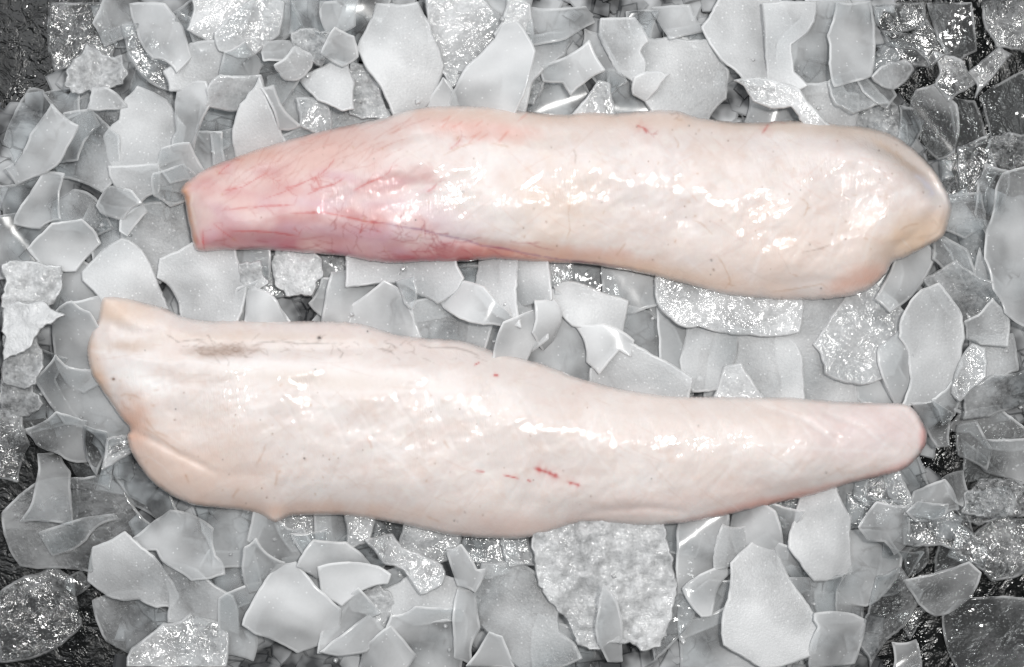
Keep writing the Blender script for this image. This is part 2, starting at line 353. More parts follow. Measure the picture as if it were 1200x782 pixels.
# ---------------------------------------------------------------- the ice flakes, one by one
# kind (Smooth, Frosted, Clear, wet X crinkled, Granular), milkiness, layer, outline
FLAKES = '''X 18 0 62,6 120,6 138,50 130,66 105,50 90,78 66,80 60,45
G 62 2 102,54 110,61 141,66 147,87 125,102 92,107 78,100 87,74
S 45 1 128,28 136,8 154,8 157,28 131,38
C 22 0 131,38 155,28 160,54 138,52
S 78 3 153,6 192,6 212,33 222,67 207,83 180,66 165,45
X 45 2 151,36 163,38 184,66 204,87 197,96 169,74
F 30 1 166,92 194,98 197,125 178,118 163,106
F 68 3 110,105 126,105 149,126 104,128
F 78 2 164,112 187,125 207,153 202,179 165,192 138,186 132,163 150,146 153,128
F 48 1 102,130 120,133 151,148 138,159 131,177 140,192 122,197 112,154
S 58 3 61,124 90,148 77,172 54,200 20,215 8,198 38,158
C 26 2 36,107 49,109 64,125 38,153 18,190 8,165
S 62 2 84,138 102,138 106,146 84,179 70,184 77,169 90,148
F 50 1 105,146 121,165 122,195 112,208 60,205 84,180
S 34 1 62,115 85,113 83,126 72,132
S 80 3 212,98 240,97 244,123 226,176 205,176 210,153 208,120
F 78 2 228,61 276,51 284,59 268,77 262,90 243,120 230,95 205,98 202,87
X 82 3 258,90 305,90 312,124 242,123 244,105
S 45 1 250,125 282,125 285,143 256,162 248,150
S 62 2 238,163 253,163 254,192 240,198 232,184
S 62 2 256,163 272,158 270,179 252,192
F 84 3 283,124 304,91 336,167 301,178 278,186
S 58 2 198,182 218,178 236,200 205,205 196,195
S 65 1 165,187 200,184 205,215 150,205
C 36 1 209,22 228,8 232,28 215,30
X 80 2 232,4 292,2 280,28 256,43 229,30
X 74 2 262,42 302,6 325,8 318,35 300,50 284,58 264,52
C 46 1 217,30 230,38 238,48 222,68 214,50
S 40 1 230,36 258,43 264,52 240,52
S 55 2 272,68 285,60 297,78 297,90 265,88
C 38 1 289,63 305,54 312,75 298,77
S 68 3 313,51 338,50 343,59 331,69 310,70 309,61
C 40 1 300,14 325,8 341,28 313,46 300,54
C 30 0 324,8 338,8 348,31 333,35
C 34 1 349,8 380,6 392,33 384,40 364,28 348,30
S 58 2 384,8 412,4 407,24 391,34
S 48 1 416,6 444,4 430,34 418,42 406,36
G 45 1 345,42 384,42 390,58 375,72 352,60
S 72 3 393,34 413,44 418,66 402,76 378,62 386,46
F 68 3 323,77 346,56 366,66 363,78 349,92 335,92
F 76 3 351,92 394,71 406,75 413,97 413,126 402,128 374,116 361,103
G 56 2 413,74 428,82 443,102 456,130 412,132 412,103
F 84 3 443,6 488,4 518,77 512,102 464,132 448,100 430,76 420,58 432,34
X 72 2 507,5 556,4 584,30 579,49 543,82 530,92 515,72 512,43
S 74 3 600,20 581,48 548,80 525,115 540,136 598,136 612,110 625,60
S 55 1 556,4 610,2 600,32 584,28
S 50 1 518,78 535,92 525,113 514,94
S 68 2 470,134 517,102 526,114 540,134 500,138
F 56 1 330,100 345,95 365,118 372,140 345,160 335,150
S 76 3 308,104 320,102 352,147 328,150
X 44 2 352,120 378,124 382,146 358,144
C 48 1 308,72 323,74 334,90 323,107 307,100
F 58 1 343,158 382,148 405,135 445,132 450,146 390,164 345,172
S 74 3 612,8 705,4 702,22 661,44 620,52
X 66 2 600,8 613,12 618,56 596,62 590,40
F 66 2 618,56 661,44 654,56 628,74 613,92 608,128 585,134 598,70
S 66 3 633,77 690,49 707,82 669,110 661,95 638,94
S 52 2 690,44 697,49 724,94 712,104 690,70
S 48 1 628,97 664,95 672,110 649,134 631,124
G 42 1 610,90 628,77 633,95 623,118 612,112
X 76 3 651,138 702,97 713,100 728,138 690,140
F 74 3 705,23 743,23 758,48 748,60 754,85 743,95 725,84 708,50
S 58 2 743,20 764,20 760,50 750,36
S 72 3 762,10 807,8 823,36 786,44
S 44 1 787,45 832,36 836,54 785,56
F 80 2 756,52 785,54 836,54 843,84 840,112 822,136 780,136 765,112 750,95 748,72
F 76 3 745,92 765,86 783,88 768,104 757,118 743,110
S 60 1 726,95 744,98 757,117 773,108 777,134 738,138 728,112
F 82 2 833,32 850,4 905,2 925,40 920,95 880,90 870,75 853,62
F 80 3 895,5 955,3 952,25 925,52 928,85 945,100 900,98
S 76 2 952,6 985,4 976,40 977,97 940,102 925,85 922,52 948,28
S 70 3 982,4 1019,3 1020,88 979,100 974,75 972,42
F 72 2 933,98 979,101 986,118 998,118 994,146 977,142 950,112
X 76 3 862,95 900,95 935,105 974,138 974,147 952,147 928,122 918,125 885,118
S 60 1 890,122 925,124 950,146 905,150 880,144
X 50 2 980,100 1003,92 1033,118 1002,122 987,115
C 42 2 1000,80 1013,74 1043,112 1038,120 1017,103
X 46 3 1023,90 1043,74 1061,72 1069,82 1046,103 1035,100
S 42 3 1074,107 1097,99 1120,123 1122,158 1117,179 1100,186 1089,176 1068,128
C 22 1 1115,118 1138,123 1151,164 1125,176
C 28 2 1056,126 1069,130 1077,153 1071,173 1058,162
G 50 1 998,121 1043,123 1058,148 1067,170 1023,152 995,146
C 24 2 1089,6 1136,6 1141,58 1122,70 1112,62
X 12 1 1028,10 1078,8 1080,28 1040,38
X 26 2 1036,38 1068,44 1086,26 1112,62 1100,65 1090,78 1076,56 1043,50
X 28 2 1095,62 1125,73 1141,97 1112,116 1100,100 1106,85
X 28 2 1138,86 1172,58 1182,64 1155,95 1143,112
X 14 1 1022,58 1052,52 1078,60 1084,76 1045,74 1022,85
X 16 1 1155,5 1200,4 1202,60 1172,50 1160,30
C 16 1 1155,115 1205,85 1208,165 1166,164 1162,136
X 30 2 1128,178 1158,162 1162,200 1150,232 1128,228
X 12 1 1108,190 1125,178 1128,230 1115,230
G 24 1 1165,165 1208,165 1208,200 1160,200
S 52 3 1176,205 1208,195 1208,385 1180,366 1166,338 1156,302 1158,270 1168,235
S 38 2 1158,198 1176,204 1170,232 1158,272 1150,250 1153,215
S 46 2 1149,295 1166,338 1165,350 1149,326
F 42 2 1117,233 1145,232 1150,262 1130,272 1113,265
X 42 1 1112,272 1148,268 1150,322 1138,326 1125,292
S 44 2 1106,286 1128,298 1140,326 1120,322 1100,300
S 66 3 1060,303 1084,290 1096,298 1077,333 1043,364 1028,350
S 45 1 1040,306 1058,300 1050,322 1030,345 1022,338
F 80 3 1058,374 1080,342 1100,334 1122,364 1128,395 1126,428 1112,451 1092,469 1062,470 1070,446 1066,410 1056,395
X 66 2 1092,330 1120,316 1156,338 1163,352 1130,374 1118,360
F 60 3 1132,378 1163,352 1180,372 1180,405 1150,402 1134,396
X 80 2 964,405 975,430 1010,440 1040,432 1050,400 1055,375 1028,348 1010,342 990,370
F 78 1 938,348 964,348 985,376 972,400 965,412 974,430 1010,446 1012,458 1004,474 932,470 928,420
X 82 3 769,324 822,330 900,344 938,348 935,388 905,392 880,390 820,380 785,370 772,354
S 76 2 774,359 789,372 817,382 807,415 807,451 784,423
F 78 2 815,387 830,382 856,390 848,423 838,446 817,450 807,423
F 78 1 856,392 905,396 922,425 928,466 876,470 838,458 848,430
X 72 3 838,454 850,431 868,428 895,455 876,465 845,465
S 62 1 735,370 752,382 776,396 800,450 764,432 738,418 741,398
S 66 2 710,320 733,322 764,324 769,350 743,356 715,346
C 56 1 659,304 697,306 713,345 708,350 660,332
F 78 2 595,302 628,304 638,346 605,355
X 52 1 628,304 656,304 648,340 638,348
F 86 3 653,334 684,336 713,348 735,354 728,392 734,400 687,384 672,380 638,357
S 92 3 628,354 648,352 655,377 646,408 638,410 626,390
S 72 1 655,357 674,380 690,423 677,444 633,428 600,416 622,395 646,408
S 88 3 673,380 707,382 741,400 738,416 725,408 702,436 690,423
F 78 2 702,436 725,408 759,426 802,449 800,464 738,460 707,451
S 60 1 590,352 626,345 626,388 606,400 590,385
S 76 2 598,385 620,374 624,392 610,414 590,414
G 74 2 325,305 361,300 377,321 364,344 338,346 325,334
X 54 1 298,292 328,292 326,332 315,330 300,310
S 74 3 285,330 300,340 323,354 346,380 285,380
X 52 1 364,294 407,298 397,326 377,334 376,316
S 62 2 384,335 395,333 390,357 382,362 373,354
S 56 1 369,379 390,358 395,382 380,384
S 72 2 396,328 412,328 443,338 406,366 406,382 384,382
S 76 3 412,360 450,331 464,339 476,357 498,394 474,397 456,389 408,376
F 80 2 408,300 520,300 533,324 512,345 498,336 478,324 450,320 412,328
S 68 3 466,331 484,326 487,340 483,360 476,354
F 56 1 487,331 512,347 518,360 487,364 484,352
F 70 2 488,362 520,358 548,370 566,384 558,402 517,402 494,386
S 92 3 510,344 520,335 535,330 566,338 582,357 604,378 602,386 566,378 522,360
S 60 1 520,300 553,302 564,320 533,322
F 78 2 572,302 602,302 606,375 582,356 566,338
S 56 1 566,382 582,380 592,388 584,412 566,406
S 42 1 533,324 566,321 566,338 538,331
S 62 3 51,205 74,205 69,256 46,266 18,262 26,243
S 40 1 6,225 48,208 26,243 8,264
F 45 2 72,243 87,233 112,249 123,264 107,268 90,259 68,261
S 78 3 34,292 62,264 95,259 116,285 88,316 50,310
S 50 1 4,268 60,264 35,293 40,312 4,314
G 66 2 4,312 32,309 69,314 69,338 61,354 40,360 4,358
G 74 3 4,360 50,353 77,369 42,394 4,424
S 48 1 71,320 88,322 105,338 108,356 94,369 72,356
F 86 3 98,320 143,282 151,284 174,310 212,370 192,366 128,354 112,340 99,328
F 72 2 150,264 168,250 219,253 227,296 190,305 185,322 152,284
S 74 3 142,270 144,255 166,239 170,248 149,274
S 62 3 115,241 127,220 153,225 164,238 144,256 120,248
S 48 1 118,250 140,256 143,276 117,290 110,270
F 82 3 189,305 225,297 273,292 285,328 286,343 272,380 215,370 212,353 186,325
F 66 2 136,200 178,200 177,220 164,228 146,215
F 58 2 188,210 212,203 222,215 202,231 189,223
C 34 1 176,233 195,226 192,246 168,240
S 56 1 278,290 300,292 302,312 284,312
S 68 2 286,345 302,338 345,379 280,376
G 56 1 284,313 302,310 310,330 290,342
S 56 2 72,374 84,364 97,374 104,400 112,446 100,450 75,420
S 52 1 97,361 120,344 124,374 106,389
C 36 1 42,414 66,424 51,445 82,488 28,502 36,480
G 50 2 6,396 40,396 47,420 43,438 28,452 6,448
G 42 1 6,445 33,453 45,472 20,484 6,476
X 26 1 4,484 22,488 28,520 18,560 4,556
S 54 2 51,445 66,427 84,443 112,447 152,500 152,515 128,515 100,490 82,488
S 46 3 27,504 66,485 100,495 102,540 90,540 70,530 45,520
S 52 3 100,500 124,508 127,525 113,555 103,535
X 60 3 127,516 151,514 153,526 120,550
C 28 2 136,535 148,533 184,571 209,606 190,612 160,590 136,555
C 22 1 88,545 113,555 132,545 127,570 100,560
S 40 2 50,537 66,534 75,555 75,580 79,610 30,608 48,578
C 36 1 15,605 38,585 75,573 125,568 135,582 164,614 148,625 105,658 62,652 31,652
S 34 3 46,625 133,604 138,608 100,632 62,650
F 70 3 107,659 110,643 146,625 164,643 179,654 208,700 202,710 184,710 164,700 128,697 105,680
C 38 2 116,707 164,700 184,720 205,722 184,733 150,758 130,746
X 62 3 155,762 192,733 225,720 266,738 264,780 150,780
S 64 3 158,631 200,600 248,620 250,651 262,672 225,678 197,660 184,643 166,643
S 60 2 230,601 256,593 290,604 302,614 284,656 256,658 248,620
S 68 3 288,643 300,633 332,660 305,690 292,695 286,665
S 50 1 256,660 284,657 292,694 267,705 246,678
F 66 2 197,662 225,677 264,705 272,736 225,720 205,722 208,697
S 66 2 266,707 300,692 302,705 288,730 290,766 268,760
X 20 1 4,698 30,682 64,669 82,682 90,730 64,753 4,772
C 18 1 82,682 95,675 103,682 88,694
S 66 2 298,598 333,630 351,628 364,646 358,661 333,661 300,630
X 56 1 333,611 340,600 377,603 377,628 351,630
S 56 2 351,630 377,628 378,644 364,646
S 60 1 379,603 405,602 404,625 382,625
X 62 2 405,603 433,606 423,628 410,638
S 84 3 290,720 300,702 326,664 346,661 397,715 396,735 379,753 349,763 300,741 286,732
S 84 3 374,666 407,661 443,666 456,674 453,682 423,690 400,708 379,697
S 74 2 359,661 372,643 402,646 428,664 374,667
S 64 1 346,663 374,667 380,698 399,708 395,716
C 44 1 405,643 423,636 443,656 430,666
X 76 3 428,633 459,628 479,648 517,664 517,684 494,696 474,666 451,659
X 50 1 450,608 479,614 474,640 455,628
X 60 2 479,616 535,626 530,643 500,654 476,640
S 70 3 525,645 540,640 558,670 568,668 556,692 538,685
F 80 2 456,694 479,684 494,696 517,684 538,688 533,720 489,722 466,712
S 54 1 443,682 474,678 479,684 456,696
G 54 1 410,700 443,690 466,715 466,730 453,738 435,718
S 66 2 420,700 436,718 400,748 378,760 398,726
S 68 3 436,720 453,740 428,762 376,764 400,748
S 72 3 428,762 458,735 486,768 470,786 420,786
S 66 2 466,730 489,722 533,721 536,742 532,782 486,780 462,740
S 70 3 538,692 556,692 560,735 552,778 534,770 533,725
S 68 3 548,780 574,743 587,748 602,784
F 56 2 556,702 571,669 602,668 631,686 643,715 645,745 672,769 620,780 590,740 571,725
X 34 1 543,626 579,629 594,648 594,661 571,666 556,651
G 66 3 626,624 661,609 707,611 776,613 784,641 790,672 787,725 774,758 753,763 728,755 702,762 677,755 664,725 643,705 628,666
S 78 4 707,684 720,697 730,738 730,776 712,776 700,753 701,715
S 60 1 784,621 810,611 805,637 794,633
S 74 2 810,610 848,614 838,666 800,688 805,646
F 72 3 848,616 871,619 876,638 856,661 838,668
S 80 3 802,690 846,666 856,670 838,690 833,720 823,721
F 86 3 858,661 900,625 910,650 930,690 960,735 955,764 895,782 850,755 856,700
S 70 2 876,604 900,606 908,636 872,648 866,625
S 72 2 805,735 853,715 850,742 880,782 805,782
S 58 1 838,697 852,697 856,712 808,736 812,718
C 44 1 789,659 802,654 804,702 784,740 768,772 780,735 788,700
X 30 1 600,636 618,629 620,655 605,656
S 56 1 641,735 677,753 684,782 641,780
F 78 3 948,578 980,574 995,608 998,669 955,679 926,641 933,610
S 66 2 1000,631 1033,633 1046,654 1030,687 1012,700 974,701 982,679 998,671
S 50 3 1008,618 1028,590 1061,595 1064,631 1048,648 1038,633 1018,631
S 58 2 933,682 982,679 969,705 972,717 954,717 941,695
S 72 3 956,720 1000,722 1013,728 1010,742 1000,776 950,782 961,735
X 40 2 1033,681 1053,672 1074,695 1061,718 1038,741 1020,774 1007,748
S 46 3 1061,681 1135,661 1148,672 1125,707 1097,720 1079,707
X 40 2 1064,608 1105,605 1128,595 1133,625 1122,638 1105,631 1064,633
S 48 3 1064,600 1076,590 1110,592 1105,605 1074,609
X 34 1 1125,625 1148,651 1148,659 1122,646
X 18 0 1135,636 1176,605 1208,612 1208,666 1163,677 1148,661
G 34 1 1125,597 1140,582 1179,575 1185,595 1146,610
C 26 1 1110,723 1125,709 1208,707 1208,785 1130,785
S 44 2 1051,758 1069,756 1074,784 1050,784
X 30 1 1059,725 1074,720 1066,737
S 46 1 1046,654 1064,654 1040,680 1030,686
C 26 0 1064,648 1084,638 1084,656 1066,671
C 24 1 1105,640 1140,660 1100,668
X 50 1 900,596 941,586 938,612 915,610
S 48 1 970,705 995,703 996,715 972,717
S 54 1 895,602 925,606 912,640 905,640
S 54 1 915,645 933,655 935,682 928,685
S 72 2 1043,433 1040,410 1056,392 1070,446 1061,468 1048,446
S 48 4 1066,472 1094,469 1117,484 1113,523 1097,524 1082,497
F 48 3 1094,469 1115,449 1122,472 1105,497
X 60 3 1125,428 1140,405 1153,410 1153,441 1125,469 1117,461
F 56 2 1145,402 1180,400 1184,428 1166,436 1153,443
X 48 3 1130,461 1166,441 1208,430 1208,468 1130,490
F 42 2 1130,490 1166,482 1208,515 1208,520 1158,518 1140,500 1117,500
S 40 2 1153,520 1208,518 1208,562 1158,546 1151,540
C 32 2 1128,503 1141,500 1155,528 1153,545 1130,530
C 18 1 1129,520 1150,540 1180,561 1131,562
S 40 3 1105,561 1128,553 1134,579 1128,593 1112,576
G 36 2 1133,580 1150,564 1208,564 1208,600 1128,600
S 44 1 1044,550 1079,534 1079,576 1069,592 1053,574
X 46 2 1010,562 1046,554 1064,590 1028,588 1010,576
S 44 2 1076,582 1105,569 1117,594 1094,602 1066,600
S 54 1 1018,441 1041,433 1058,463 1038,476 1023,460
S 60 1 982,565 1007,570 998,600 986,598
X 42 1 1000,585 1053,590 1030,605 1000,610
S 44 0 770,326 772,354 784,360 772,368 760,352
'''

def push_under(p):
    """corners that meet a fillet's edge go on a little way underneath it"""
    for o in (UPPER, LOWER):
        d, _ = seg_dist(np.array([p[0]]), np.array([p[1]]), o + o[:1])
        if d[0] < 11:
            c = np.mean(o, axis=0) if False else None
            best = min(range(len(o)), key=lambda i: (o[i][0] - p[0]) ** 2 + (o[i][1] - p[1]) ** 2)
            a, b_ = np.array(o[best - 1], float), np.array(o[(best + 1) % len(o)], float)
            t = b_ - a; n = np.array([-t[1], t[0]]); n /= np.linalg.norm(n)
            q = np.array(p, float) + n * 12
            if not inside(np.array([q[0]]), np.array([q[1]]), o)[0]: q = np.array(p, float) - n * 12
            if inside(np.array([q[0]]), np.array([q[1]]), o)[0]: return (float(q[0]), float(q[1]))
    return p

def grow(poly, by):
    """the edge goes on under its neighbours"""
    p = np.array(poly, float); n = len(p)
    s = sum(p[i - 1][0] * p[i][1] - p[i][0] * p[i - 1][1] for i in range(n))
    out = []
    for i in range(n):
        a = p[i] - p[i - 1]; b_ = p[(i + 1) % n] - p[i]
        a /= max(np.linalg.norm(a), 1e-6); b_ /= max(np.linalg.norm(b_), 1e-6)
        n1 = np.array([a[1], -a[0]]); n2 = np.array([b_[1], -b_[0]])
        m = n1 + n2; L = max(np.linalg.norm(m), .7)
        out.append(tuple(p[i] + m / L * by * (1 if s > 0 else -1)))
    return out

def outline_detail(poly, step, jag, corner):
    """resample a polygon, with slightly worn corners and a chipped edge"""
    pts = np.array(poly, float); n = len(pts); out = []
    per = []
    for i in range(n):
        p, q, r = pts[i - 1], pts[i], pts[(i + 1) % n]
        la, lb = np.linalg.norm(p - q), np.linalg.norm(r - q)
        c = min(corner * random.uniform(.4, 1.5), la * .35, lb * .35)
        a = q + (p - q) / la * c; b_ = q + (r - q) / lb * c
        per += [a, (a + 2 * q + b_) / 4, b_]
    m = len(per); ph = random.uniform(0, 200)
    s = 0.0
    for i in range(m):
        a, b_ = per[i], per[(i + 1) % m]
        L = np.linalg.norm(b_ - a); k = max(1, int(L / step))
        arc = L * random.gauss(0, .055) if L > 12 else 0.0
        t = (b_ - a) / max(L, 1e-6); nn = np.array([-t[1], t[0]])
        for j in range(k):
            f = j / k; u = s + L * f
            w = jag * (1.2 * float(vnoise(np.array(u / 16 + ph), np.array(ph))) + 0.7 * float(vnoise(np.array(u / 5 + ph), np.array(ph + 9))))
            out.append(a + (b_ - a) * f + nn * (w * min(1, 4 * f * (1 - f) + (0.25 if k < 4 else 0.0)) + arc * 4 * f * (1 - f)))
        s += L
    return np.array(out)

def build_flake(kind, milk, layer, poly):
    if layer < 4: poly = [push_under(p) for p in poly]
    poly = grow(poly, {0: 14, 1: 20, 2: 12, 3: 3, 4: 0}[layer] * (0.35 if milk < 30 or kind == 'G' else 0.7 if milk < 45 else 1))
    xs = [p[0] for p in poly]; ys = [p[1] for p in poly]
    w, h = max(xs) - min(xs), max(ys) - min(ys)
    area = abs(sum(poly[i - 1][0] * poly[i][1] - poly[i][0] * poly[i - 1][1] for i in range(len(poly)))) / 2
    step = {'S': 5, 'F': 4, 'C': 5, 'X': 4, 'G': 3.2}[kind]
    jag = {'S': 0.7, 'F': 1.1, 'C': 0.8, 'X': 1.3, 'G': 3.6}[kind]
    ring = outline_detail(poly, step, jag, {'S': 1.3, 'F': 1.6, 'C': 1.3, 'X': 2, 'G': 3}[kind])
    if sum(ring[i - 1][0] * ring[i][1] - ring[i][0] * ring[i - 1][1] for i in range(len(ring))) < 0: ring = ring[::-1]
    th = {'S': .0015, 'F': .0018, 'C': .0018, 'X': .0028, 'G': .0050}[kind] * random.uniform(.8, 1.25)
    if area < 500: th *= .8
    size = math.sqrt(area)
    # rest it on what lies there
    mask = inside(GX, GY, poly)
    if mask.sum() < 4: mask = np.hypot(GX - np.mean(xs), GY - np.mean(ys)) < 8
    X, Y, Z = GX[mask], GY[mask], HM[mask]
    cx, cy_ = X.mean(), Y.mean()
    A = np.stack([X - cx, Y - cy_, np.ones_like(X)], 1)
    (sx, sy, s0), *_ = np.linalg.lstsq(A, Z, rcond=None)
    lim = 0.36 * MPP
    tw = .13 if size < 60 else .085
    tilt = random.gauss(0, tw) * MPP, random.gauss(0, tw) * MPP
    sx = float(np.clip(sx, -lim, lim)) + tilt[0]; sy = float(np.clip(sy, -lim, lim)) + tilt[1]
    if kind == 'X' and (milk < 40 or random.random() < .7):     # wet faces that lean so as to glint
        wx, wy = P(cx, cy_, .02)
        a = np.array([-wx, -wy, CAM_Z]); b_ = np.array([.20 - wx, .12 - wy, 1.33])
        hv = a / np.linalg.norm(a) + b_ / np.linalg.norm(b_)
        sx = (-hv[0] / hv[2] + random.gauss(0, .03)) * MPP; sy = (hv[1] / hv[2] + random.gauss(0, .03)) * MPP
    res = Z - (sx * (X - cx) + sy * (Y - cy_))
    z0 = float(np.percentile(res, 96)) + 0.0003
    top_here = np.percentile(HM[mask], 50) + 0.012
    z0 = min(z0, top_here)
    HM[mask] = np.maximum(HM[mask], z0 + th + sx * (X - cx) + sy * (Y - cy_))
    # surface: gentle bow, ripples
    ang = random.uniform(0, math.pi); ca, sa = math.cos(ang), math.sin(ang)
    size = math.sqrt(area)
    bow = random.choice([-.6, 1, 1]) * random.uniform(.25, 1.0) * {'S': .0075, 'F': .0050, 'C': .006, 'X': .0015, 'G': .002}[kind] * min(size / 60, 1.3)
    seed = random.uniform(0, 200)
    rough = {'S': .0005, 'F': .0006, 'C': .0006, 'X': .0013, 'G': .0036}[kind]
    frq = {'S': 34, 'F': 24, 'C': 26, 'X': 15, 'G': 13}[kind]
    def zoff(x, y):
        u = ((x - cx) * ca + (y - cy_) * sa) / max(size * .6, 10)
        return (sx * (x - cx) + sy * (y - cy_) - bow * (u * u - .3) + rough * fbm(x / frq + seed, y / frq, 3))
    # inset ring for the worn rim; its whitening paints in the edge glow
    n = len(ring)
    tang = np.roll(ring, -1, 0) - np.roll(ring, 1, 0)
    nrm = np.stack([-tang[:, 1], tang[:, 0]], 1); nrm /= np.maximum(np.linalg.norm(nrm, axis=1), 1e-6)[:, None]
    ins = ring + nrm * (1.1 if size > 25 else .8)
    g = {'S': 9, 'F': 8, 'C': 9, 'X': 5, 'G': 4}[kind]
    QX, QY = np.meshgrid(np.arange(min(xs), max(xs), g), np.arange(min(ys), max(ys), g))
    QX = QX + rng.uniform(-.25, .25, QX.shape) * g; QY = QY + rng.uniform(-.25, .25, QY.shape) * g
    QX, QY = QX.ravel(), QY.ravel()
    ok = inside(QX, QY, ins)
    QX, QY = QX[ok], QY[ok]
    if len(QX):
        d, _ = seg_dist(QX, QY, np.vstack([ins, ins[:1]])); QX, QY = QX[d > g * .45], QY[d > g * .45]
    in2 = ring + nrm * 3.4; ok2 = inside(in2[:, 0], in2[:, 1], ins)
    d2, _ = seg_dist(in2[:, 0], in2[:, 1], np.vstack([ins, ins[:1]])); in2 = in2[ok2 & (d2 > 1.6)]
    if len(in2) and len(QX):
        far = np.hypot(QX[:, None] - in2[None, :, 0], QY[:, None] - in2[None, :, 1]).min(1) > g * .4
        QX, QY = QX[far], QY[far]
    QX = np.concatenate([QX, in2[:, 0]]); QY = np.concatenate([QY, in2[:, 1]])
    pts2 = [Vector((float(p[0]), float(p[1]))) for p in ins] + [Vector((float(a), float(b_))) for a, b_ in zip(QX, QY)]
    r = delaunay_2d_cdt(pts2, [(i, (i + 1) % n) for i in range(n)], [], 1, 1e-5)
    cv = np.array([tuple(v) for v in r[0]]); tris = [tuple(f) for f in r[2]]
    back = {}
    for i, src in enumerate(r[3]):
        for s_ in src: back[s_] = i
    nb = len(cv)
    allx = np.concatenate([cv[:, 0], ring[:, 0], cv[:, 0]]); ally = np.concatenate([cv[:, 1], ring[:, 1], cv[:, 1]])
    z = zoff(allx, ally)
    lev = np.concatenate([np.ones(nb), np.full(n, .55), np.zeros(nb)])
    z = z0 + z + th * lev
    k = MPP * (CAM_Z - z) / (CAM_Z - ZREF)
    WX = (allx - CX) * k; WY = (CY - ally) * k
    ox, oy = P(cx, cy_, z0)
    verts = np.stack([WX - ox, WY - oy, np.maximum(z, 0.0004 + 0.0012 * lev) - z0], 1)
    def ccw(f):   # image y runs down, so faces turn over
        (x0, y0), (x1, y1), (x2, y2) = cv[f[0]], cv[f[1]], cv[f[2]]
        return f if (x1 - x0) * (y2 - y0) - (y1 - y0) * (x2 - x0) < 0 else f[::-1]
    tris = [ccw(f) for f in tris]
    faces = list(tris) + [tuple(i + nb + n for i in f[::-1]) for f in tris]
    for i in range(n):
        j = (i + 1) % n
        if i in back and j in back and back[i] != back[j]:
            a, b_ = back[i], back[j]
            faces.append((a, b_, nb + j, nb + i)); faces.append((nb + i, nb + j, nb + n + b_, nb + n + a))
    name = {'S': 'ice_flake', 'F': 'frosted_ice_flake', 'C': 'clear_ice_flake', 'X': 'wet_ice_flake', 'G': 'granular_ice_chunk'}[kind]
    me = mesh_from(name, verts, faces)
    rim = np.concatenate([np.zeros(nb), np.ones(n), np.zeros(nb)]).astype(np.float32)
    for i in range(n):
        e = float(np.clip(.55 + .9 * vnoise(np.array(ring[i][0] / 14 + seed), np.array(ring[i][1] / 14)), .05, 1))
        rim[nb + i] = .35 + .65 * e
        if i in back: rim[back[i]] = .55 * e
    me.attributes.new('rim', 'FLOAT', 'POINT').data.foreach_set('value', rim)
    o = link(name, me, ICE[kind], (ox, oy, z0))
    me.materials.append(UNDER)
    mi = np.zeros(len(faces), np.int32); mi[len(tris):2 * len(tris)] = 1; mi[2 * len(tris) + 1::2] = 1
    me.polygons.foreach_set('material_index', mi)
    sm = np.ones(len(faces), bool); sm[2 * len(tris):] = False; me.polygons.foreach_set('use_smooth', sm)
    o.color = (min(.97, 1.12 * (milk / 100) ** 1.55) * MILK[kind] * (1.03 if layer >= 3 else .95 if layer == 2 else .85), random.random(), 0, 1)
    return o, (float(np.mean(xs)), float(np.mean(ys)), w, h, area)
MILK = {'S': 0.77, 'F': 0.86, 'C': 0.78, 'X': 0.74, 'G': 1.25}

flakes = []
for idx, line in enumerate(FLAKES.strip().splitlines()):
    t = line.split()
    flakes.append((int(t[2]), idx, t[0], float(t[1]), [tuple(map(float, q.split(','))) for q in t[3:]]))
flakes.sort(key=lambda f: (f[0], f[1]))
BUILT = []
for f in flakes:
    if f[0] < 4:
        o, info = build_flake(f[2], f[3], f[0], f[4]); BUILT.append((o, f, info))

# ---------------------------------------------------------------- the two fillets
def wander(start, ang, length, step=4.0, wob=.25, out=None, branch=.0, depth=0):
    if out is None: out = []
    p = [start]; x, y = start
    for i in range(max(2, int(length / step))):
        ang += random.gauss(0, wob); x += step * math.cos(ang); y += step * math.sin(ang); p.append((x, y))
        if depth < 2 and random.random() < branch:
            wander((x, y), ang + random.choice((-1, 1)) * random.uniform(.5, 1.1), length * .45, step, wob, out, branch, depth + 1)
    out.append(p); return out

